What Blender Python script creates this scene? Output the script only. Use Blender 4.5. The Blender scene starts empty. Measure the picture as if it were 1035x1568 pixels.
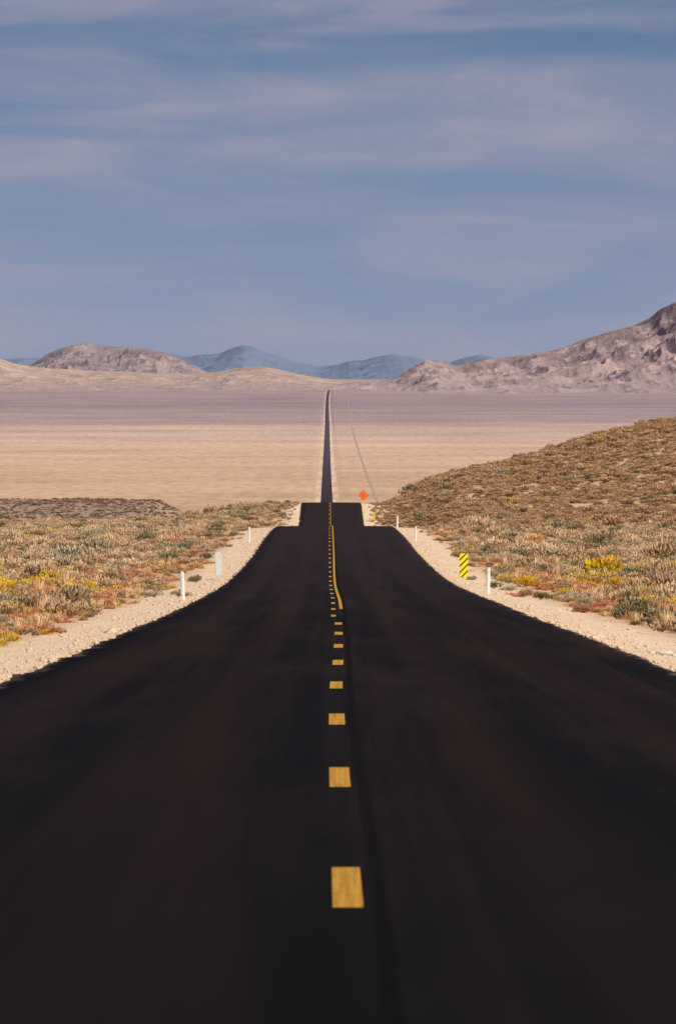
import bpy, bmesh, math, random
import numpy as np
from mathutils import Vector, Matrix, noise as mnoise
rng=np.random.default_rng(7); random.seed(7)
scene=bpy.context.scene

# ---------------------------------------------------------------- helpers
def pchip(xs,ys):
    xs=np.array(xs,float); ys=np.array(ys,float)
    h=np.diff(xs); dl=np.diff(ys)/h
    m=np.zeros_like(ys); m[0]=dl[0]; m[-1]=dl[-1]
    for i in range(1,len(xs)-1):
        if dl[i-1]*dl[i]<=0: m[i]=0
        else:
            w1=2*h[i]+h[i-1]; w2=h[i]+2*h[i-1]
            m[i]=(w1+w2)/(w1/dl[i-1]+w2/dl[i])
    def f(x):
        x=np.asarray(x,float); i=np.clip(np.searchsorted(xs,x)-1,0,len(h)-1)
        t=(x-xs[i])/h[i]; tt=np.clip(t,0,1)
        r=((1+2*tt)*(1-tt)**2*ys[i]+tt*(1-tt)**2*h[i]*m[i]+tt*tt*(3-2*tt)*ys[i+1]+tt*tt*(tt-1)*h[i]*m[i+1])
        return r
    return f
def sm(x,a,b):
    t=np.clip((np.asarray(x,float)-a)/(b-a),0,1); return t*t*(3-2*t)
def hsh(ix,iy,seed):
    n=(ix.astype(np.int64)*374761393+iy.astype(np.int64)*668265263+seed*1442695041)&0xffffffff
    n=((n^(n>>13))*1274126177)&0xffffffff
    n=(n^(n>>16))
    return n/4294967295.0
def vn(x,y,seed=0):
    x=np.asarray(x,float); y=np.asarray(y,float)
    ix=np.floor(x); iy=np.floor(y); fx=x-ix; fy=y-iy
    fx=fx*fx*fx*(fx*(fx*6-15)+10); fy=fy*fy*fy*(fy*(fy*6-15)+10)
    a=hsh(ix,iy,seed); b=hsh(ix+1,iy,seed); c=hsh(ix,iy+1,seed); d=hsh(ix+1,iy+1,seed)
    return (a*(1-fx)+b*fx)*(1-fy)+(c*(1-fx)+d*fx)*fy
def fbm(x,y,seed=0,o=4):
    s=0;a=.5;t=0
    for k in range(o):
        s=s+a*vn(x*2**k+k*17.3,y*2**k+k*9.1,seed+k); t+=a; a*=.5
    return s/t
def ridged(x,y,seed=0,o=4):
    s=0;a=.5;t=0
    for k in range(o):
        s=s+a*(1-np.abs(2*vn(x*2**k+k*13.7,y*2**k+k*5.1,seed+k)-1)); t+=a; a*=.5
    return s/t
def mesh_obj(name,v,f,mat=None,smooth=True,uv=None):
    me=bpy.data.meshes.new(name); me.from_pydata([tuple(p) for p in v],[],[tuple(q) for q in f]) if not isinstance(v,np.ndarray) else fast(me,v,f)
    if uv is not None:
        l=me.uv_layers.new(name="UVMap"); idx=np.empty(len(me.loops),dtype=np.int32); me.loops.foreach_get("vertex_index",idx)
        l.data.foreach_set("uv",np.asarray(uv,dtype=np.float32)[idx].ravel())
    if smooth: me.polygons.foreach_set("use_smooth",[True]*len(me.polygons))
    o=bpy.data.objects.new(name,me); scene.collection.objects.link(o)
    if mat: me.materials.append(mat)
    return o
def fast(me,v,f):
    f=np.asarray(f,dtype=np.int32); k=f.shape[1]
    me.vertices.add(len(v)); me.vertices.foreach_set("co",np.asarray(v,dtype=np.float32).ravel())
    me.loops.add(f.size); me.loops.foreach_set("vertex_index",f.ravel())
    me.polygons.add(len(f)); me.polygons.foreach_set("loop_start",np.arange(0,f.size,k,dtype=np.int32))
    me.update(calc_edges=True); me.validate()
def gridfaces(nr,nc):
    i=np.arange(nr-1)[:,None]*nc+np.arange(nc-1)[None,:]
    i=i.ravel(); return np.stack([i,i+1,i+nc+1,i+nc],1)

class NT:
    def __init__(s,name):
        s.m=bpy.data.materials.new(name); s.m.use_nodes=True; s.t=s.m.node_tree; s.n=s.t.nodes; s.l=s.t.links
        s.b=s.n["Principled BSDF"]; s.b.inputs["Roughness"].default_value=.9; s.b.inputs["Specular IOR Level"].default_value=.1
    def link(s,a,b): s.l.new(a,b)
    def node(s,t,**k):
        n=s.n.new(t)
        for a,b in k.items(): setattr(n,a,b)
        return n
    def pos(s): return s.node("ShaderNodeNewGeometry").outputs["Position"]
    def mp(s,vec,scale,loc=(0,0,0)):
        n=s.node("ShaderNodeMapping"); s.link(vec,n.inputs[0]); n.inputs["Scale"].default_value=scale; n.inputs["Location"].default_value=loc; return n.outputs[0]
    def noise(s,vec,scale,detail=4,rough=.55,dist=0):
        n=s.node("ShaderNodeTexNoise"); s.link(vec,n.inputs["Vector"]); n.inputs["Scale"].default_value=scale
        n.inputs["Detail"].default_value=detail; n.inputs["Roughness"].default_value=rough; n.inputs["Distortion"].default_value=dist; return n.outputs["Fac"]
    def ramp(s,fac,stops,interp='LINEAR'):
        n=s.node("ShaderNodeValToRGB"); n.color_ramp.interpolation=interp; e=n.color_ramp.elements
        while len(e)<len(stops): e.new(.5)
        for i,(p,c) in enumerate(stops):
            e[i].position=p; e[i].color=(c,c,c,1) if not hasattr(c,'__len__') else (*c,1)
        s.link(fac,n.inputs[0]); return n.outputs[0]
    def mix(s,fac,a,b,mode='MIX'):
        n=s.node("ShaderNodeMix",data_type='RGBA',blend_type=mode)
        for sock,val in ((n.inputs[0],fac),(n.inputs[6],a),(n.inputs[7],b)):
            if hasattr(val,'links') or hasattr(val,'is_linked'): s.link(val,sock)
            elif hasattr(val,'__len__'): sock.default_value=(*val,1)
            else: sock.default_value=val
        return n.outputs[2]
    def math(s,op,a,b=0,c=None,clamp=False):
        n=s.node("ShaderNodeMath",operation=op,use_clamp=clamp)
        for sock,val in zip(n.inputs,(a,b,c)):
            if val is None: continue
            if hasattr(val,'is_linked'): s.link(val,sock)
            else: sock.default_value=val
        return n.outputs[0]
    def mr(s,val,a,b,c=0,d=1):
        n=s.node("ShaderNodeMapRange",interpolation_type='SMOOTHSTEP'); s.link(val,n.inputs[0])
        for i,q in zip((1,2,3,4),(a,b,c,d)): n.inputs[i].default_value=q
        return n.outputs[0]
    def bump(s,h,strength,dist):
        n=s.node("ShaderNodeBump"); s.link(h,n.inputs["Height"]); n.inputs["Strength"].default_value=strength; n.inputs["Distance"].default_value=dist
        s.link(n.outputs[0],s.b.inputs["Normal"])
    def col(s,c):
        if hasattr(c,'is_linked'): s.link(c,s.b.inputs["Base Color"])
        else: s.b.inputs["Base Color"].default_value=(*c,1)

# ---------------------------------------------------------------- world profile (metres, y = distance along the road)
zr=pchip([-4000,0,28,52.4,76.8,101,150,220,280,350,409,450,520,600,680,730,800,850,950,1500,2500,3300,4000,6000,8000,10000,13000,16000,20000,24000,27000,30000,36000,60000,90000],
         [97,-1.79,-2.48,-3.08,-3.74,-4.40,-5.72,-7.4,-8.3,-9.05,-9.96,-11.2,-13.6,-16.4,-17.9,-17.6,-16.25,-17.7,-21,-45,-72,-79.5,-81.2,-84,-82,-78,-62,-42,-14,6,28,50,20,-60,-60])
zf=pchip([-4000,0,100,161,220,300,409,500,600,700,800,900,1000,1100,1300,1500,2500,3300,4000],
         [97,-2.0,-4.6,-6.2,-7.6,-9.3,-11.2,-12.9,-14.8,-16.3,-17.3,-19.3,-21.3,-23.8,-31,-43,-71,-79.5,-81.2])
xc=pchip([-4000,0,28,40,52,65,77,101,150,200,409,790,4000,10000,20000,24000,90000],
         [6,.09,.044,.012,-.01,-.02,0.0,.01,-.02,-.14,-.5,-1.14,-8.1,-19,-34,-34,-100])
hillc=pchip([-200,2,7.6,13.8,21,29.5,34.7,40,46,54,80,150,400,1500],[0,0,2.8,4.1,6.1,7.9,9.2,11,12.7,14.2,19,30,40,40])
L_HALF,R_HALF=4.0,4.43
ys=np.concatenate([-np.geomspace(4000,32,40),np.arange(-30,300,.6),np.arange(300,1300,1.5),np.geomspace(1300,30000,420),np.geomspace(31000,90000,30)])
ZR=zr(ys)
def zlin(d): return np.interp(d,ys,ZR)
def ground_z(x,d):
    x=np.asarray(x,float); d=np.asarray(d,float)
    zroad=zlin(d); s=x-xc(d)
    half=np.where(s<0,L_HALF,R_HALF); e=np.abs(s)-half      # distance outside the asphalt edge
    field=np.where(d<4000,zf(np.minimum(d,4000)),zroad)
    wob=6*(fbm(x/25,d/60,31)-.5)
    field=field+hillc(x+wob*.5)*sm(d,520,900)*(1-sm(d,960,1700))*sm(x,0,8)
    field=field-2.6*sm(-x,13,28)*sm(d,480,780)*(1-sm(d,1300,1700))
    field=field+(5.6+1.3*(fbm(x/22,d/80,37)-.5))*sm(-x,24+8*vn(d/15,x*0,5),40)*sm(d,1080,1190)*(1-sm(d,1230,1500))
    field=field+(.9*(fbm(x/14,d/22,3)-.5)+.35*(fbm(x/2.2,d/2.6,4,3)-.5))*sm(e,2,10)*(1-sm(d,1300,2500))
    field=field+14*(fbm(x/900,d/1500,8)-.5)*sm(np.abs(x),60,900)*sm(d,1500,5000)
    w=sm(e,1.6,13+0*d)
    lift=.10+.00006*np.maximum(d-500,0)
    sh=zroad-lift-.05*np.clip(e,0,3)-.04+.09*(fbm(x/.5,d/.9,11,3)-.5)*sm(e,.1,.5)
    under=zroad-lift-.06
    z=sh*(1-w)+field*w
    z=np.where(e<.0,under,z)
    return z

# ---------------------------------------------------------------- materials
g=NT("desert_ground"); P=g.pos()
sx=g.node("ShaderNodeSeparateXYZ"); g.link(P,sx.inputs[0]); Y=sx.outputs[1]
at=g.node("ShaderNodeAttribute",attribute_name="edge").outputs["Fac"]
soil=g.ramp(g.noise(P,.6,6,.6),[(.3,(.52,.36,.21)),(.5,(.64,.455,.28)),(.7,(.76,.56,.37))])
fine=g.noise(P,18,4,.7)
soil=g.mix(g.ramp(g.noise(P,.07,3),[(.4,0),(.65,.5)]),soil,(.50,.30,.175))
benchn=g.math('ADD',Y,g.math('MULTIPLY',g.math('SUBTRACT',g.noise(P,.03,3),.5),60))
bc=g.ramp(g.noise(P,.5,5,.7),[(.35,(.25,.17,.135)),(.6,(.42,.30,.225))])
soil=g.mix(g.mr(benchn,1030,1085),soil,bc)
gn=g.noise(P,14,5,.75)
gravel=g.ramp(gn,[(.3,(.54,.39,.255)),(.45,(.82,.62,.43)),(.62,(.90,.71,.52)),(.75,(.66,.485,.33))])
gravel=g.mix(g.ramp(g.noise(g.mp(P,(1,.35,1)),1.4,5,.65),[(.35,.0),(.66,.6)]),gravel,(.66,.465,.31))
edn=g.math('ADD',at,g.math('MULTIPLY',g.math('SUBTRACT',g.noise(P,1.1,5,.65),.5),2.4))
shf=g.mr(edn,1.5,2.6,1,0)
near=g.mix(shf,soil,gravel)
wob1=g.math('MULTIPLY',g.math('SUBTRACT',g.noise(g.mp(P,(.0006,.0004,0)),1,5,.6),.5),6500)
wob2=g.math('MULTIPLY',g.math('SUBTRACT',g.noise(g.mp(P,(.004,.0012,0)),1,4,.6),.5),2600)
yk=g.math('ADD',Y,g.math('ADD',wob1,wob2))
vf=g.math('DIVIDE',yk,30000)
val=g.ramp(vf,[(.10,(.60,.42,.265)),(.18,(.65,.46,.315)),(.28,(.70,.51,.39)),(.34,(.60,.455,.38)),(.42,(.41,.325,.325)),(.52,(.345,.28,.305)),(.62,(.38,.305,.315)),(.78,(.46,.355,.35)),(1,(.45,.35,.345))])  # mauve middle stops put cloud shadow and haze into the valley colour
v1=g.noise(g.mp(P,(.0022,.0018,0)),1,6,.65)
val=g.mix(g.ramp(v1,[(.38,0),(.62,.75)]),val,g.mix(1,val,(.76,.72,.78),'MULTIPLY'))
v2=g.noise(g.mp(P,(.09,.010,0)),1,4,.75)
val=g.mix(g.ramp(v2,[(.44,0),(.62,.6)]),val,g.mix(1,val,(.68,.64,.62),'MULTIPLY'))
v3=g.noise(g.mp(P,(.0009,.003,0)),1,5,.6)
val=g.mix(g.ramp(v3,[(.48,0),(.64,.8)]),val,g.mix(1,val,(1.18,1.12,1.06),'MULTIPLY'))
col=g.mix(g.mr(Y,1500,2600),near,val)
vgn=g.noise(g.mp(P,(.2,.004,0)),1,3,.6)
vg=g.math('MULTIPLY',g.mr(at,3,6,.7,0),g.ramp(vgn,[(.38,.15),(.6,1)])); col=g.mix(g.math('MULTIPLY',vg,g.mr(Y,1500,2600)),col,(.80,.62,.50))
g.col(col); g.bump(g.math('ADD',gn,g.math('MULTIPLY',fine,.5)),.4,.045)
M_ground=g.m

a=NT("black_asphalt"); uvn=a.node("ShaderNodeUVMap",uv_map="UVMap").outputs[0]
su=a.node("ShaderNodeSeparateXYZ"); a.link(uvn,su.inputs[0]); U=su.outputs[0]; V=su.outputs[1]
st=a.noise(a.mp(uvn,(1.0,.018,1)),1,4,.6)
c=a.ramp(st,[(.36,(.0042,.0036,.0046)),(.5,(.0075,.0058,.0064)),(.64,(.019,.0100,.0075))])
st2=a.noise(a.mp(uvn,(3.5,.012,1),(5,2,0)),1,3,.6)
c=a.mix(a.ramp(st2,[(.5,0),(.7,.5)]),c,(.017,.0120,.011))
wt=a.math('ABSOLUTE',a.math('SUBTRACT',a.math('ABSOLUTE',U),2.0)); wt=a.math('ABSOLUTE',a.math('SUBTRACT',wt,.8))
c=a.mix(a.mr(wt,.05,.5,.45,0),c,(.023,.0120,.009))
pt=a.noise(a.mp(uvn,(.5,.05,1),(9,4,0)),1,5,.7)
c=a.mix(a.ramp(pt,[(.5,0),(.72,.5)]),c,(.028,.018,.015))
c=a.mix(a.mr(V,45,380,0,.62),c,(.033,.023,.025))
c=a.mix(a.mr(V,14,62,.55,0),c,(.0035,.003,.0034))     # lens vignette painted into the nearest asphalt, darker toward the camera
c=a.mix(a.mr(V,1500,9000,0,1),c,(.085,.075,.095))    # aerial haze painted onto the far road as a purple-grey tint
jt=a.math('ABSOLUTE',a.math('SUBTRACT',U,a.math('ADD',.15,a.math('MULTIPLY',a.math('SUBTRACT',a.noise(a.mp(uvn,(0,.05,0)),1,3),.5),.12))))
c=a.mix(a.math('MULTIPLY',a.mr(jt,.02,.06,.8,0),a.mr(V,300,900,1,0)),c,(.003,.0025,.003))
sp=a.noise(a.mp(uvn,(1,1,1)),38,3,.8)
c=a.mix(a.ramp(sp,[(.64,0),(.78,.7)]),c,(.045,.036,.032))
ed=a.node("ShaderNodeAttribute",attribute_name="inset").outputs["Fac"]
edd=a.math('ADD',ed,a.math('MULTIPLY',a.math('SUBTRACT',a.noise(a.mp(uvn,(1,.5,1)),2.5,5,.7),.5),.9))
c=a.mix(a.mr(edd,-.12,.16,.75,0),c,(.34,.25,.18))
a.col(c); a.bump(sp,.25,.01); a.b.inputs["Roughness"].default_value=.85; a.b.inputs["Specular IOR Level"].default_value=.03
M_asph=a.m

y_=NT("yellow_paint"); yp=y_.pos()
yn=y_.noise(y_.mp(yp,(45,.5,1)),1,3,.6)
yw=y_.noise(y_.mp(yp,(14,4,1)),1,5,.7)
yc=y_.mix(y_.ramp(yn,[(.40,0),(.66,.6)]),(.56,.295,.038),(.22,.12,.025))
y_.col(y_.mix(y_.ramp(yw,[(.58,0),(.70,.6)]),yc,(.03,.02,.012))); M_yel=y_.m
def simple(name,col,rough=.6,spec=.3,var=.12,scale=9,metal=0):
    s=NT(name); n=s.noise(s.node("ShaderNodeTexCoord").outputs["Object"],scale,4,.6)
    s.col(s.mix(s.ramp(n,[(.35,0),(.7,1)]),col,tuple(k*(1-var*2) for k in col)))
    s.b.inputs["Roughness"].default_value=rough; s.b.inputs["Specular IOR Level"].default_value=spec; s.b.inputs["Metallic"].default_value=metal
    return s.m
M_white=simple("white_post_plastic",(.82,.80,.76)); M_grey=simple("galvanised_steel",(.6,.6,.57),.5,.4)
M_orange=simple("orange_sheeting",(.95,.16,.02),.5); M_black=simple("black_sheeting",(.06,.055,.03)); M_syel=simple("yellow_sheeting",(.95,.74,.01),.5,.3,.03)
M_refl=simple("reflector",(.75,.75,.7),.25,.6)
M_rock=simple("pale_rock",(.82,.74,.64),.9,.1,.2,14)

def plant_mat(name,stops,dark):
    s=NT(name); r=s.node("ShaderNodeObjectInfo").outputs["Random"]
    base=s.ramp(r,stops)
    pn=s.noise(s.pos(),.12,3,.6); base=s.mix(s.ramp(pn,[(.4,0),(.62,.6)]),base,s.mix(1,base,(.76,.70,.66),'MULTIPLY'))
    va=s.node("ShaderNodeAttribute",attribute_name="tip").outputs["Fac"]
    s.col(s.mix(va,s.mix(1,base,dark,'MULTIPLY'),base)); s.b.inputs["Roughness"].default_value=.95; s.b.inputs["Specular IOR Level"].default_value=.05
    return s.m
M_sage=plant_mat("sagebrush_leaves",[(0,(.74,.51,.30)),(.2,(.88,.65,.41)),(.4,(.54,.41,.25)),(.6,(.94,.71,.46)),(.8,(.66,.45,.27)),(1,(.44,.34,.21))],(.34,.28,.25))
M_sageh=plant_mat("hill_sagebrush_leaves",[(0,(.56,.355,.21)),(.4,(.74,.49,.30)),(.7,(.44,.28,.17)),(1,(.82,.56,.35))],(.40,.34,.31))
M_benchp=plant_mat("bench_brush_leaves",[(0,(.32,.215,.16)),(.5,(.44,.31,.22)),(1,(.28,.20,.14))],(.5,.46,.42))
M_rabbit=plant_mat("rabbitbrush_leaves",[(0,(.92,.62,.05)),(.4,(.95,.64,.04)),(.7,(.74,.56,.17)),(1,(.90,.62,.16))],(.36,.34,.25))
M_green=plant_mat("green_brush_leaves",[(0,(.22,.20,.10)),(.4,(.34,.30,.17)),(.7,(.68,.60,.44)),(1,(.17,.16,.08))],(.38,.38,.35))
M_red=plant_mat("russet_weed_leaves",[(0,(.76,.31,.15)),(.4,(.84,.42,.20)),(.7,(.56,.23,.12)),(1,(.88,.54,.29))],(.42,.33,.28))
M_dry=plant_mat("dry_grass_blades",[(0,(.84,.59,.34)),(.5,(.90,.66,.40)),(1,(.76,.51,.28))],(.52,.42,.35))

# ---------------------------------------------------------------- ground
half=np.concatenate([np.arange(0,60,.5),np.geomspace(60,45000,70)])
xs=np.concatenate([-half[:0:-1],half])
X,D=np.meshgrid(xs,ys); Z=ground_z(X,D)
V_=np.stack([X.ravel(),D.ravel(),Z.ravel()],1)
ground=mesh_obj("ground",V_,gridfaces(len(ys),len(xs)),M_ground)
S=X-xc(D); E=np.abs(S)-np.where(S<0,L_HALF,R_HALF)
at_=ground.data.attributes.new("edge",'FLOAT','POINT'); at_.data.foreach_set("value",E.ravel().astype(np.float32))

# ---------------------------------------------------------------- road
ry=ys[(ys>-4001)&(ys<24200)]
verts=[];uv=[];ins=[]
jl=.26*(fbm(ry/3.0,ry*0,21)-.5)+.20*(fbm(ry/.9,ry*0,22)-.5); jr=.14*(fbm(ry/3.0,ry*0,23)-.5)+.09*(fbm(ry/.9,ry*0,24)-.5)
far=np.clip(1-(ry-600)/600,0,1)
zz=zlin(ry)
lats=[-L_HALF-.06+jl*far,-L_HALF+jl*far,-3.3+0*ry,-2+0*ry,0*ry,2+0*ry,3.7+0*ry,R_HALF+jr*far,R_HALF+.05+jr*far]
dz=[-.25,-.015,0,.012,.035,.012,0,-.015,-.25]; insv=[0,0,.7,2,4,2,.73,0.06,0]
for l,q,iv in zip(lats,dz,insv):
    dd=np.where(q==-.25,-.25-.00008*np.maximum(ry-500,0),q-.035)
    verts.append(np.stack([xc(ry)+l,ry,zz+dd],1)); uv.append(np.stack([l,ry],1)); ins.append(np.full(len(ry),iv))
nc=len(lats); VV=np.stack(verts,1).reshape(-1,3); UV=np.stack(uv,1).reshape(-1,2)
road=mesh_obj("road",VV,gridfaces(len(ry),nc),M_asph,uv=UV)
q=road.data.attributes.new("inset",'FLOAT','POINT'); q.data.foreach_set("value",np.stack(ins,1).ravel().astype(np.float32))

# centre line markings
mv=[];mf=[]
def strip(d0,d1,off,w):
    dd=np.unique(np.concatenate([[d0,d1],ys[(ys>d0)&(ys<d1)]]))
    b=len(mv); o=off(dd) if callable(off) else np.full(len(dd),off)
    lift=.004+.00002*np.maximum(dd-400,0)
    for k,y in enumerate(dd):
        for s in (-.5,.5):
            u=o[k]+s*w
            mv.append((xc(y)+u,y,zlin(y)-abs(u)*.0115+lift[k]))
    for k in range(len(dd)-1):
        i=b+2*k; mf.append((i,i+1,i+3,i+2))
y0=26.4
k=0
while y0+k*12.2<3000:
    c0=y0+k*12.2
    off=0 if c0<118 else -.10-.02*min(1,(c0-118)/60)
    strip(c0,c0+3.1,off,.145 if c0<118 else .105); k+=1
for kk in range(1,4): strip(y0-kk*12.2,y0-kk*12.2+3.1,0,.145)
solid=lambda d: .085-.045*sm(d,136,200)+.05*sm(d,215,300)
strip(138,3000,solid,.08)
mesh_obj("centre_line_marking",mv,mf,M_yel)

# faint dirt track parallel to the highway across the valley
tv=[];tf=[]
ty=ys[(ys>3300)&(ys<17000)]; tx=28+.8*np.sin(ty/2100)
mt=NT("dirt_track"); mt.col(mt.mix(mt.noise(mt.mp(mt.pos(),(.01,.004,0)),1,4),(.40,.29,.22),(.50,.37,.28)))
for i,y in enumerate(ty):
    for s in (-1,1):
        x=tx[i]+s*1.1; tv.append((x,y,float(ground_z(x,y))+.10+.00001*y))
for i in range(len(ty)-1): tf.append((2*i,2*i+1,2*i+3,2*i+2))
mesh_obj("dirt_track",tv,tf,mt.m)

# ---------------------------------------------------------------- mountains
def rock_mat(name,lo,mid,hi,scale,fan=None):
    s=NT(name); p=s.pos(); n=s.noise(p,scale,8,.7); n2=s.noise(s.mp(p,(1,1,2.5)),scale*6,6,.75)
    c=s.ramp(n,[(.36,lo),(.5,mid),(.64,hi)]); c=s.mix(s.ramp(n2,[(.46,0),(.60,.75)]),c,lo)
    if fan:
        ri=s.node("ShaderNodeAttribute",attribute_name="rise").outputs["Fac"]
        r2=s.math('ADD',ri,s.math('MULTIPLY',s.math('SUBTRACT',n,.5),.35))
        fc=s.mix(s.ramp(s.noise(s.mp(p,(1,.35,0)),scale*1.5,5,.6),[(.4,0),(.65,1)]),fan,tuple(k*.78 for k in fan))
        c=s.mix(s.mr(r2,.06,.34),fc,c)
        s.bump(s.math('ADD',n,s.math('MULTIPLY',n2,.4)),.6,.09/scale)
    s.col(c); return s.m
def mountain(name,dist,px,pz,depth,mat,rough,ns,base=-60,seed=1,nx=360,ny=120,pw=1.25,crest=.16):
    f=pchip(px,pz); x=np.linspace(px[0],px[-1],nx); v=np.concatenate([np.linspace(-1,0,ny),np.linspace(0,1,ny//3)[1:]])
    Xm,Vm=np.meshgrid(x,v)
    cr=depth*.35*(fbm(Xm/(ns*4),Xm*0,seed+9)-.5)*(1-np.abs(Vm)); Dm=dist+Vm*depth+cr
    h=f(Xm)-base
    prof_=1-np.abs(Vm)**(1/pw)
    r=ridged(Xm/ns,Dm/(ns*1.7),seed,6)-.55
    env=np.clip(prof_,0,1)*(1-np.clip(prof_,0,1))*4
    z=base+h*prof_+rough*r*(env*.9+crest*prof_)*np.clip(h/(h.max()+1e-6)+.2,0,1)
    v_=np.stack([Xm.ravel(),Dm.ravel(),z.ravel()],1)
    o=mesh_obj(name,v_,gridfaces(len(v),nx),mat)
    q=o.data.attributes.new("rise",'FLOAT','POINT'); q.data.foreach_set("value",(prof_*h/h.max()).ravel().astype(np.float32)); return o
FAN=(.40,.31,.315)
M_blue=rock_mat("haze_blue_rock",(.165,.215,.33),(.17,.22,.335),(.175,.225,.34),.0004)  # blue is aerial haze baked into the base colour
M_mauve=rock_mat("haze_mauve_rock",(.17,.14,.175),(.27,.22,.24),(.38,.30,.295),.006,FAN)  # purple cast of distance haze mixed into the rock tones
M_tan=rock_mat("tan_ridge_rock",(.34,.255,.24),(.46,.345,.30),(.58,.43,.365),.005,FAN)
M_right=rock_mat("desert_mountain_rock",(.185,.14,.17),(.34,.255,.255),(.55,.40,.345),.005,FAN)
def prof(pts,km): return [p[0]*km for p in pts],[p[1]*km for p in pts]   # slope in metres per km of distance
B,BZ=prof([(-90,4.0),(-60,5.2),(-35,6.0),(-30,6.2),(-27,5.7),(-23.5,6.2),(-21,6.4),(-19,7.1),(-16.4,7.6),(-14.2,7.0),(-12,6.1),(-9,5.3),(-6,4.4),(-3,3.9),(0,4.3),(2,4.9),(4,5.0),(6.5,5.6),(9.5,6.1),(12,5.8),(14,5.3),(16,4.7),(19,4.4),(22,5.2),(25.5,5.7),(29,5.0),(36,3.6),(60,4.5),(90,3)],52)
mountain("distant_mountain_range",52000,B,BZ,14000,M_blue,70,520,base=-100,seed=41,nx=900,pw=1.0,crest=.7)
B,BZ=prof([(-95,4),(-75,6.4),(-62,5.5),(-56,3.6),(-54,4.3),(-51,6.2),(-47.5,7.4),(-44.5,8.0),(-42,7.6),(-40,7.4),(-37,7.2),(-34,7.1),(-31,6.5),(-29,5.7),(-27,4.9),(-24.5,3.6),(-22,2.2),(-18,.5)],28)
mountain("mauve_hill",28000,B,BZ,1800,M_mauve,110,170,base=-20,seed=51,nx=600,ny=160,crest=.12)
B,BZ=prof([(-120,5),(-90,7.5),(-66,6.8),(-60,5.5),(-56.5,4.3),(-52,3.7),(-46,3.3),(-37,3.0),(-26,2.7),(-22,2.9),(-19.5,3.3),(-16,3.8),(-13.5,3.9),(-11,3.5),(-7,2.6),(-3,1.9),(1,1.5),(6,1.1),(14,.8),(30,.8)],25)
mountain("tan_foothill_ridge",25000,B,BZ,5000,M_tan,55,170,base=-30,seed=61,pw=1.35,nx=700,ny=160)
B,BZ=prof([(-8,.2),(5,1.2),(9.5,1.7),(12,3.2),(14.5,4.5),(16.5,4.95),(19,4.9),(21,4.2),(24,4.6),(28,5.4),(31,5.7),(36,6.3),(40,7.2),(44.5,8.8),(48.5,10.1),(52.5,11.2),(56,12.4),(58,14),(60,15),(66,18.5),(76,20),(95,17),(130,12)],24)
mountain("desert_mountain",24000,B,BZ,5200,M_right,190,240,base=-40,seed=71,nx=800,ny=260,pw=1.75)

# ---------------------------------------------------------------- plants
def src_mesh(name,build,mat):
    v,f,t=build(); me=bpy.data.meshes.new(name); me.from_pydata(v,[],f); me.materials.append(mat)
    q=me.attributes.new("tip",'FLOAT','POINT'); q.data.foreach_set("value",t)
    return bpy.data.objects.new(name,me)
def shrub(seed,n=330,w=.5,h=.50,leaf=.045,up=.7):
    def b():
        r=random.Random(seed); v=[];f=[];t=[]
        lobes=[(r.uniform(-.24,.24),r.uniform(-.24,.24),r.uniform(.7,1.0)) for _ in range(6)]
        for _ in range(n):
            lx,ly,lh=r.choice(lobes); a=r.uniform(0,6.283); el=math.asin(r.uniform(-.1,1)); rr=r.uniform(.65,1.0)
            R=.27*rr
            p=Vector((lx+R*math.cos(a)*math.cos(el),ly+R*math.sin(a)*math.cos(el),0))
            p.z=max(.02,h*lh*(.35+.60*math.sin(el)*rr)); p.x*=w*2;p.y*=w*2
            out=Vector((math.cos(a)*math.cos(el),math.sin(a)*math.cos(el),math.sin(el)+up)).normalized()
            side=out.cross(Vector((r.uniform(-1,1),r.uniform(-1,1),r.uniform(-1,1)))).normalized()
            L=leaf*r.uniform(.6,1.7); W=leaf*r.uniform(.3,.65)
            i=len(v); v+= [tuple(p-side*W-out*L*.5),tuple(p+side*W-out*L*.5),tuple(p+side*W*.3+out*L),tuple(p-side*W*.4+out*L*.85)]
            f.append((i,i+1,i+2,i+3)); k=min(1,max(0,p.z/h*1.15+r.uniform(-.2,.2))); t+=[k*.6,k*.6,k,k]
        for _ in range(14):   # woody stems
            a=r.uniform(0,6.283); e=Vector((math.cos(a)*.35*w*2,math.sin(a)*.35*w*2,h*r.uniform(.5,.9))); s=Vector((-math.sin(a),math.cos(a),0))*.012
            i=len(v); v+=[tuple(-s),tuple(s),tuple(e)]; f.append((i,i+1,i+2)); t+=[0,0,.2]
        return v,f,t
    return b
def tuft(seed,n=110,w=.34,h=.38):
    def b():
        r=random.Random(seed); v=[];f=[];t=[]
        for _ in range(n):
            a=r.uniform(0,6.283); q=r.uniform(0,w*.5); ph=Vector((math.cos(a)*q,math.sin(a)*q,0)); L=h*r.uniform(.4,1.1); b_=r.uniform(.1,.8)
            tip=ph+Vector((math.cos(a)*b_*L*.7,math.sin(a)*b_*L*.7,L)); s=Vector((-math.sin(a+.5),math.cos(a+.5),0))*r.uniform(.005,.012)
            m=(ph+tip)*.5+Vector((0,0,.06*L)); i=len(v)
            v+=[tuple(ph-s),tuple(ph+s),tuple(m+s*.8),tuple(m-s*.8),tuple(tip)]; f+=[(i,i+1,i+2,i+3),(i+3,i+2,i+4)]; t+=[.1,.1,.6,.6,1]
        return v,f,t
    return b
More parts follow.
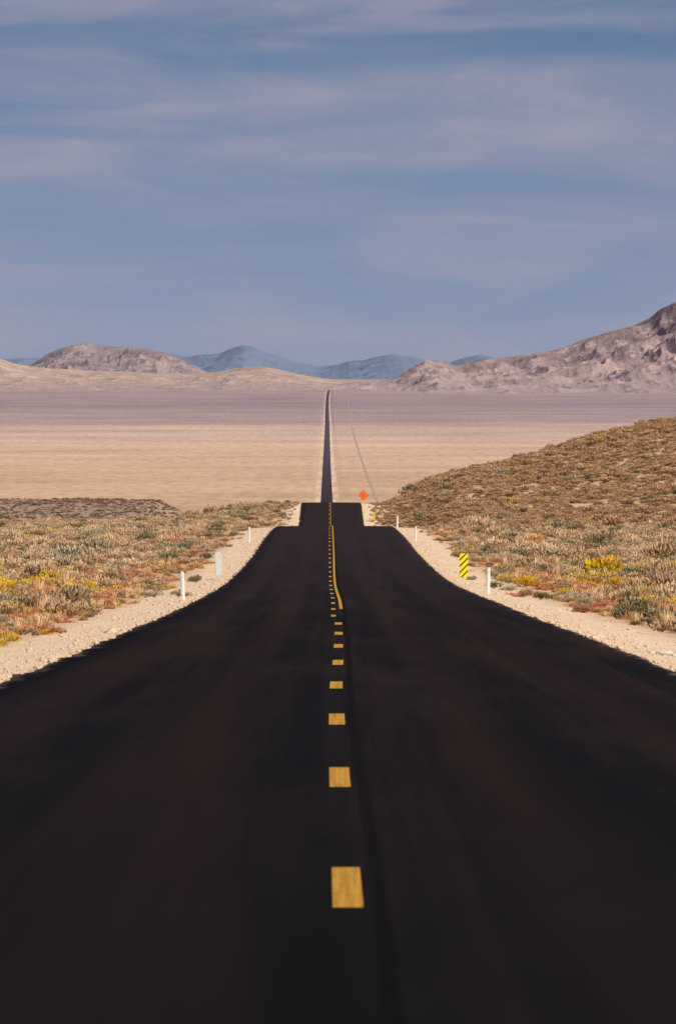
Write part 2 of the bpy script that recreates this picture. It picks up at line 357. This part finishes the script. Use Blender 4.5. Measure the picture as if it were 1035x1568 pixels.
def scatter(name,pts,scl,srcs):
    n=len(pts); col=bpy.data.collections.new(name+"_variants")
    for s in srcs: col.objects.link(s)
    me=bpy.data.meshes.new(name); me.vertices.add(n); me.vertices.foreach_set("co",np.asarray(pts,dtype=np.float32).ravel())
    def at(nm,ty,data):
        q=me.attributes.new(nm,ty,'POINT'); q.data.foreach_set("value" if ty!='FLOAT_VECTOR' else "vector",data)
    at("sc",'FLOAT_VECTOR',np.asarray(scl,dtype=np.float32).ravel())
    rot=np.zeros((n,3),np.float32); rot[:,2]=rng.uniform(0,6.283,n); rot[:,0]=rng.normal(0,.08,n); at("ro",'FLOAT_VECTOR',rot.ravel())
    at("id_",'INT',rng.integers(0,len(srcs),n).astype(np.int32))
    o=bpy.data.objects.new(name,me); scene.collection.objects.link(o)
    t=bpy.data.node_groups.new(name+"_scatter",'GeometryNodeTree')
    t.interface.new_socket(name="Geometry",in_out='INPUT',socket_type='NodeSocketGeometry'); t.interface.new_socket(name="Geometry",in_out='OUTPUT',socket_type='NodeSocketGeometry')
    N=t.nodes; gi=N.new("NodeGroupInput"); go=N.new("NodeGroupOutput"); ip=N.new("GeometryNodeInstanceOnPoints")
    ci=N.new("GeometryNodeCollectionInfo"); ci.inputs["Collection"].default_value=col; ci.inputs["Separate Children"].default_value=True; ci.inputs["Reset Children"].default_value=True
    def na(nm,dt):
        x=N.new("GeometryNodeInputNamedAttribute"); x.data_type=dt; x.inputs["Name"].default_value=nm; return x.outputs[0]
    e2r=N.new("FunctionNodeEulerToRotation")
    L=t.links; L.new(gi.outputs[0],ip.inputs["Points"]); L.new(ci.outputs[0],ip.inputs["Instance"]); ip.inputs["Pick Instance"].default_value=True
    L.new(na("id_",'INT'),ip.inputs["Instance Index"]); L.new(na("ro",'FLOAT_VECTOR'),e2r.inputs[0]); L.new(e2r.outputs[0],ip.inputs["Rotation"])
    L.new(na("sc",'FLOAT_VECTOR'),ip.inputs["Scale"]); L.new(ip.outputs[0],go.inputs[0])
    m=o.modifiers.new("scatter",'NODES'); m.node_group=t
    return o

def sample(d0,d1,dens,slope=.066,pad=7):
    area=2*(slope*.5*(d1**2-d0**2)+pad*(d1-d0)); n=int(area*dens)
    d=rng.uniform(d0,d1,int(n*2.2)); w=slope*d+pad; keep=rng.uniform(0,slope*d1+pad,len(d))<w
    d=d[keep][:n]; w=w[keep][:n]; x=rng.uniform(-1,1,len(d))*w
    return x,d
xs_,ds_=[],[]
for a_,b_,de in ((30,320,2.2),(320,600,1.5),(600,1000,1.0),(1000,1320,.7)):
    x,d=sample(a_,b_,de); xs_.append(x); ds_.append(d)
x=np.concatenate(xs_); d=np.concatenate(ds_)
s=x-xc(d); e=np.abs(s)-np.where(s<0,L_HALF,R_HALF)
lim=1.9+2.6*(fbm(d/6,np.sign(x)*50+0*d,77)-.37)-1.2*sm(d,430,600)
thin=fbm(x/3.5,d/5,78)
ok=(e>lim)&(rng.uniform(0,1,len(x))<sm(thin,.30,.56)*.85+.15)
x,d,e=x[ok],d[ok],e[ok]; z=ground_z(x,d)-.03
yel=fbm(x/4,d/10,80); red=fbm(x/5,d/12,81); grn=fbm(x/3,d/8,82); r=rng.uniform(0,1,len(x))
bench=(d>1030); hill=(d>520)&(x>4)&~bench
nearr=1-sm(e,2,11)
p_yel=(.75*sm(yel,.47,.59)*(1-sm(d,190,330))*np.where(x<0,1.1,.6)+.02)*(~bench)
p_red=(.55*sm(red,.50,.60)*(1-sm(d,300,520))+.26*nearr)*(~hill)*(~bench)
p_grn=(.14*sm(grn,.48,.62)+.035)*(~bench)
p_dry=.28*nearr*(1-sm(d,250,450))+.08*(d<300)
k_red=r<p_red; k_yel=(~k_red)&(r<p_red+p_yel*(1-p_red)); r2=rng.uniform(0,1,len(x))
rest=~(k_red|k_yel); k_grn=rest&(r2<p_grn)&(~hill|(r2<.02)); k_dry=rest&~k_grn&(r2>1-p_dry); k_s=rest&~k_grn&~k_dry
bs=np.exp(rng.normal(0,.36,len(x)))*(1+.25*sm(d,400,900))
def sc(k,f,hf=1):
    b=bs[k]*f*(.5+.5*sm(e[k],1.2,6)); h=b*hf*rng.uniform(.8,1.25,k.sum()); return np.stack([b,b*rng.uniform(.85,1.15,k.sum()),h],1)
P3=lambda k: np.stack([x[k],d[k],z[k]],1)
kk_=k_s&~hill&~bench
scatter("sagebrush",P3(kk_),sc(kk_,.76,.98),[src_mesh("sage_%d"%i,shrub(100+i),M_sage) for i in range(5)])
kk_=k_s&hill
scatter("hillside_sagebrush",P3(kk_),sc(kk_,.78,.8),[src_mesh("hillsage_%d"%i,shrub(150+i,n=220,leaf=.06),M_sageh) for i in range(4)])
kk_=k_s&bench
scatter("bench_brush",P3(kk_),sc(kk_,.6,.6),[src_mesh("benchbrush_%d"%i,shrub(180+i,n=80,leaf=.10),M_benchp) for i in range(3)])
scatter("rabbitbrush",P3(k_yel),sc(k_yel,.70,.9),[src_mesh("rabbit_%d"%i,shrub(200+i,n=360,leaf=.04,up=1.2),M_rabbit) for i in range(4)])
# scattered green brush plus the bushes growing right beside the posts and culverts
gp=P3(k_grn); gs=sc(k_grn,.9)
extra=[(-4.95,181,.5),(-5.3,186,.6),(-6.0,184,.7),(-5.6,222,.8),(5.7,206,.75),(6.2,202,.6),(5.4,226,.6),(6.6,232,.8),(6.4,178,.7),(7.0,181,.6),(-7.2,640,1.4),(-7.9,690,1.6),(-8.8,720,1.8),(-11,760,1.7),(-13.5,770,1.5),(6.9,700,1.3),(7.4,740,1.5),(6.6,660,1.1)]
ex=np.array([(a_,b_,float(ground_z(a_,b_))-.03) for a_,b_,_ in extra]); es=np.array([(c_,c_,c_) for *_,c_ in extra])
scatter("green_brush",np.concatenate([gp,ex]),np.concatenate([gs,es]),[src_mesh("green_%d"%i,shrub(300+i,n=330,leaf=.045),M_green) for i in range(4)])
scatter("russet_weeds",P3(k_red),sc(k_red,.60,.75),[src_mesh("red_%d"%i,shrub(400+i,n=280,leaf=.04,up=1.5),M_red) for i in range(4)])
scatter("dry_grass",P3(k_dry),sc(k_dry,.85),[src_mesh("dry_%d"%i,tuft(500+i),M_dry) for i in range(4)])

# loose stones on the verges
def stone(seed,mat,nm="stone"):
    bm=bmesh.new(); bmesh.ops.create_icosphere(bm,subdivisions=2,radius=1)
    for v in bm.verts:
        n_=mnoise.noise(v.co*1.1+Vector((seed*3.1,0,0))); v.co*=1+.45*n_; v.co.z*=.6
    me=bpy.data.meshes.new(nm); bm.to_mesh(me); bm.free(); me.materials.append(mat); return bpy.data.objects.new(nm,me)
M_st=simple("gravel_stone",(.76,.58,.42),.95,.05,.25,3)
ns=20000; d=rng.uniform(35,420,ns); sd=rng.choice([-1,1],ns); ee=np.abs(rng.normal(.10,.9,ns))-.12
x=xc(d)+sd*(np.where(sd<0,L_HALF,R_HALF)+.10+ee); z=np.where(ee>-.05,ground_z(x,d),zlin(d)-.04)
r_=np.exp(rng.normal(-4.0,.55,ns)); scatter("gravel",np.stack([x,d,z],1),np.stack([r_,r_,r_],1),[stone(i,M_st,"stone_%d"%i) for i in range(4)])

# ---------------------------------------------------------------- roadside furniture
def empty(name,loc,rot=(0,0,0)):
    o=bpy.data.objects.new(name,None); o.empty_display_size=.3; scene.collection.objects.link(o); o.location=loc; o.rotation_euler=rot; return o
def part(parent,name,bm,mat,bev=0):
    if bev: bmesh.ops.bevel(bm,geom=bm.edges[:],offset=bev,segments=2,affect='EDGES')
    me=bpy.data.meshes.new(name); bm.to_mesh(me); bm.free(); me.materials.append(mat); o=bpy.data.objects.new(name,me); scene.collection.objects.link(o); o.parent=parent; return o
def box(cx,cy,cz,sx_,sy_,sz_):
    bm=bmesh.new(); bmesh.ops.create_cube(bm,size=1); bmesh.ops.scale(bm,vec=(sx_,sy_,sz_),verts=bm.verts); bmesh.ops.translate(bm,vec=(cx,cy,cz),verts=bm.verts); return bm
def poly(pts,y0_,y1_):
    bm=bmesh.new(); a_=[bm.verts.new((p[0],y0_,p[1])) for p in pts]; b_=[bm.verts.new((p[0],y1_,p[1])) for p in pts]
    bm.faces.new(a_); bm.faces.new(b_[::-1]); n_=len(pts)
    for i in range(n_): bm.faces.new((a_[i],b_[i],b_[(i+1)%n_],a_[(i+1)%n_]))
    bmesh.ops.recalc_face_normals(bm,faces=bm.faces); return bm
def delineator(x,y,h=.95,tilt=0,w=.10):
    o=empty("delineator_post",(x,y,float(ground_z(x,y))-.05),(0,tilt,0))
    bm=bmesh.new(); sec=[(-w/2,.014),(-w/4,-.004),(0,-.010),(w/4,-.004),(w/2,.014)]; bk=[(a_,b_+.012) for a_,b_ in sec[::-1]]; ring=sec+bk
    zs=[0,h*.5,h*.92,h]; sc_=[1,1,1,.7]; rows=[[bm.verts.new((p[0]*k_,p[1],z_)) for p in ring] for z_,k_ in zip(zs,sc_)]
    for a_,b_ in zip(rows,rows[1:]):
        for i in range(len(ring)): bm.faces.new((a_[i],a_[(i+1)%len(ring)],b_[(i+1)%len(ring)],b_[i]))
    bm.faces.new(rows[-1]); bm.faces.new(rows[0][::-1]); bmesh.ops.recalc_face_normals(bm,faces=bm.faces)
    part(o,"blade",bm,M_white); part(o,"reflector",box(0,-.014,h*.86,w*.7,.006,.09),M_refl,.001); return o
for x_,y_p,t_ in ((-4.62,168,-.04),(-5.2,330,0),(4.95,186,.02),(4.55,330,0),(4.25,404,0),(-6.6,610,0),(5.0,640,0),(-5.6,770,.0)):
    delineator(x_,y_p,tilt=t_,w=.125)
def object_marker(x,y,flip=False,rot=(0,0,0),pz=.32):
    o=empty("object_marker_sign",(x,y,float(ground_z(x,y))-.05),rot)
    W,H=.33,.92
    part(o,"post",box(0,.03,.62,.05,.03,1.24),M_grey,.004)
    part(o,"panel",box(0,0,pz+H/2,W,.012,H),M_grey if flip else M_syel,.003)
    if not flip:
        sw=.075; pitch=.24
        for k_ in range(-2,7):
            z0=pz+k_*pitch-.10
            pts=[(-W/2,z0),(W/2,z0+W),(W/2,z0+W+sw),(-W/2,z0+sw)]
            lo,hi=pz+.002,pz+H-.002
            def clip(ps,zc,keep_above):
                out=[]
                for i in range(len(ps)):
                    p,q_=ps[i],ps[(i+1)%len(ps)]; ip_=(p[1]>=zc)==keep_above; iq=(q_[1]>=zc)==keep_above
                    if ip_: out.append(p)
                    if ip_!=iq:
                        t_=(zc-p[1])/(q_[1]-p[1]); out.append((p[0]+t_*(q_[0]-p[0]),zc))
                return out
            pts=clip(pts,lo,True)
            pts=clip(pts,hi,False) if len(pts)>2 else pts
            if len(pts)>2: part(o,"stripe_%d"%(k_+3),poly(pts,-.010,-.0075),M_black)
    return o
object_marker(4.78,214)
object_marker(4.75,745,pz=.2)
object_marker(-4.75,226,flip=True,rot=(.05,-.13,.75),pz=.25)
# orange road-work diamond
o=empty("road_work_sign",(3.75,832,float(ground_z(3.75,832))-.1))
dm=lambda r_:[(0,1.55-r_),(r_,1.55),(0,1.55+r_),(-r_,1.55)]
part(o,"panel",poly(dm(.80),0,.02),M_orange)
rr=.74
bm=bmesh.new()
ot=[bm.verts.new((a_,-.004,b_)) for a_,b_ in dm(rr)]; it=[bm.verts.new((a_,-.004,b_)) for a_,b_ in dm(rr-.02)]
for i in range(4): bm.faces.new((ot[i],ot[(i+1)%4],it[(i+1)%4],it[i]))
part(o,"border",bm,M_black)
for i,(zz_,ww) in enumerate(((1.70,.30),(1.55,.36),(1.40,.30))): part(o,"legend_%d"%i,box(0,-.005,zz_,ww,.004,.03),M_black)
part(o,"post_1",box(-.12,.04,.85,.06,.04,1.7),M_grey,.004); part(o,"post_2",box(.12,.04,.85,.06,.04,1.7),M_grey,.004)

for i,(x_,y_p,s_) in enumerate(((5.22,90,(.13,.1,.07)),(5.42,89.6,(.16,.12,.07)),(5.05,90.6,(.06,.05,.05)),(5.6,90.5,(.07,.05,.04)))):
    r_=stone(20+i,M_rock,"pale_rock"); scene.collection.objects.link(r_); r_.location=(x_,y_p,float(ground_z(x_,y_p))+s_[2]*.35); r_.scale=s_; r_.rotation_euler=(0,0,i*1.3)

# ---------------------------------------------------------------- sky and sun
EL=math.radians(38); AZ=math.radians(134)   # clockwise from +Y
Sd=Vector((math.sin(AZ)*math.cos(EL),math.cos(AZ)*math.cos(EL),math.sin(EL)))
w=bpy.data.worlds.new("World"); scene.world=w; w.use_nodes=True; t=w.node_tree; N=t.nodes; L=t.links
bg=N["Background"]; bg.inputs[1].default_value=.081
sky=N.new("ShaderNodeTexSky"); sky.sky_type='NISHITA'; sky.sun_disc=False; sky.sun_elevation=EL; sky.sun_rotation=AZ; sky.altitude=1800; sky.air_density=1.0; sky.dust_density=.6; sky.ozone_density=2.0
tc=N.new("ShaderNodeTexCoord"); sep=N.new("ShaderNodeSeparateXYZ"); L.new(tc.outputs["Generated"],sep.inputs[0])
def M(op,a_,b_=0,clamp=False):
    n=N.new("ShaderNodeMath"); n.operation=op; n.use_clamp=clamp
    for s_,v_ in zip(n.inputs,(a_,b_)):
        if hasattr(v_,'is_linked'): L.new(v_,s_)
        else: s_.default_value=v_
    return n.outputs[0]
zup=M('ADD',M('MULTIPLY',sep.outputs[2],2.6),.15)
cb=N.new("ShaderNodeCombineXYZ"); L.new(sep.outputs[0],cb.inputs[0]); L.new(sep.outputs[1],cb.inputs[1]); L.new(zup,cb.inputs[2])
nm=N.new("ShaderNodeVectorMath"); nm.operation='NORMALIZE'; L.new(cb.outputs[0],nm.inputs[0]); L.new(nm.outputs[0],sky.inputs[0])
def cloud(sx_,sz_,loc,lo,hi,det=6,rot=0.0,dist=.0,rough=.45):
    mp=N.new("ShaderNodeMapping"); mp.inputs["Scale"].default_value=(sx_,sx_,sz_); mp.inputs["Location"].default_value=loc; mp.inputs["Rotation"].default_value=(0,rot,0)
    L.new(tc.outputs["Generated"],mp.inputs[0]); n=N.new("ShaderNodeTexNoise"); n.inputs["Scale"].default_value=1; n.inputs["Detail"].default_value=det; n.inputs["Roughness"].default_value=rough; n.inputs["Distortion"].default_value=dist
    L.new(mp.outputs[0],n.inputs["Vector"]); r_=N.new("ShaderNodeMapRange"); r_.interpolation_type='SMOOTHSTEP'; L.new(n.outputs["Fac"],r_.inputs[0]); r_.inputs[1].default_value=lo; r_.inputs[2].default_value=hi
    return r_.outputs[0]
c1=cloud(20,95,(6.3,0,2.2),.42,.70,det=6,dist=.6,rough=.5); c2=cloud(7,62,(1.3,0,5.9),.38,.64,det=3,dist=.3)
hz=N.new("ShaderNodeMapRange"); hz.interpolation_type='SMOOTHSTEP'; L.new(sep.outputs[2],hz.inputs[0]); hz.inputs[1].default_value=-.01; hz.inputs[2].default_value=.07; hz.inputs[3].default_value=.70; hz.inputs[4].default_value=0.05
mx=N.new("ShaderNodeMix"); mx.data_type='RGBA'; L.new(hz.outputs[0],mx.inputs[0]); L.new(sky.outputs[0],mx.inputs[6]); mx.inputs[7].default_value=(3.35,3.6,4.95,1)
cf=M('MULTIPLY',M('ADD',M('MULTIPLY',c1,.55),M('MULTIPLY',c2,.45)),.85,True)
mx2=N.new("ShaderNodeMix"); mx2.data_type='RGBA'; L.new(cf,mx2.inputs[0]); L.new(mx.outputs[2],mx2.inputs[6]); mx2.inputs[7].default_value=(4.3,4.2,5.3,1)
L.new(mx2.outputs[2],bg.inputs[0])
sl=bpy.data.lights.new("sun",'SUN'); sl.energy=5.0; sl.angle=math.radians(.5); sl.color=(1,.89,.74)
so=bpy.data.objects.new("sun",sl); scene.collection.objects.link(so); so.rotation_euler=Sd.to_track_quat('Z','Y').to_euler(); so.location=(0,0,50)

scene.view_settings.view_transform='Standard'; scene.view_settings.look='None'; scene.view_settings.exposure=0
cam=bpy.data.cameras.new("camera"); co=bpy.data.objects.new("camera",cam); scene.collection.objects.link(co); scene.camera=co
cam.sensor_fit='HORIZONTAL'; cam.sensor_width=24; cam.lens=200; cam.clip_start=.5; cam.clip_end=200000
co.location=(0,0,0); co.rotation_euler=(math.radians(90-1.256),0,0)
cam.dof.use_dof=True; cam.dof.focus_distance=240; cam.dof.aperture_fstop=11
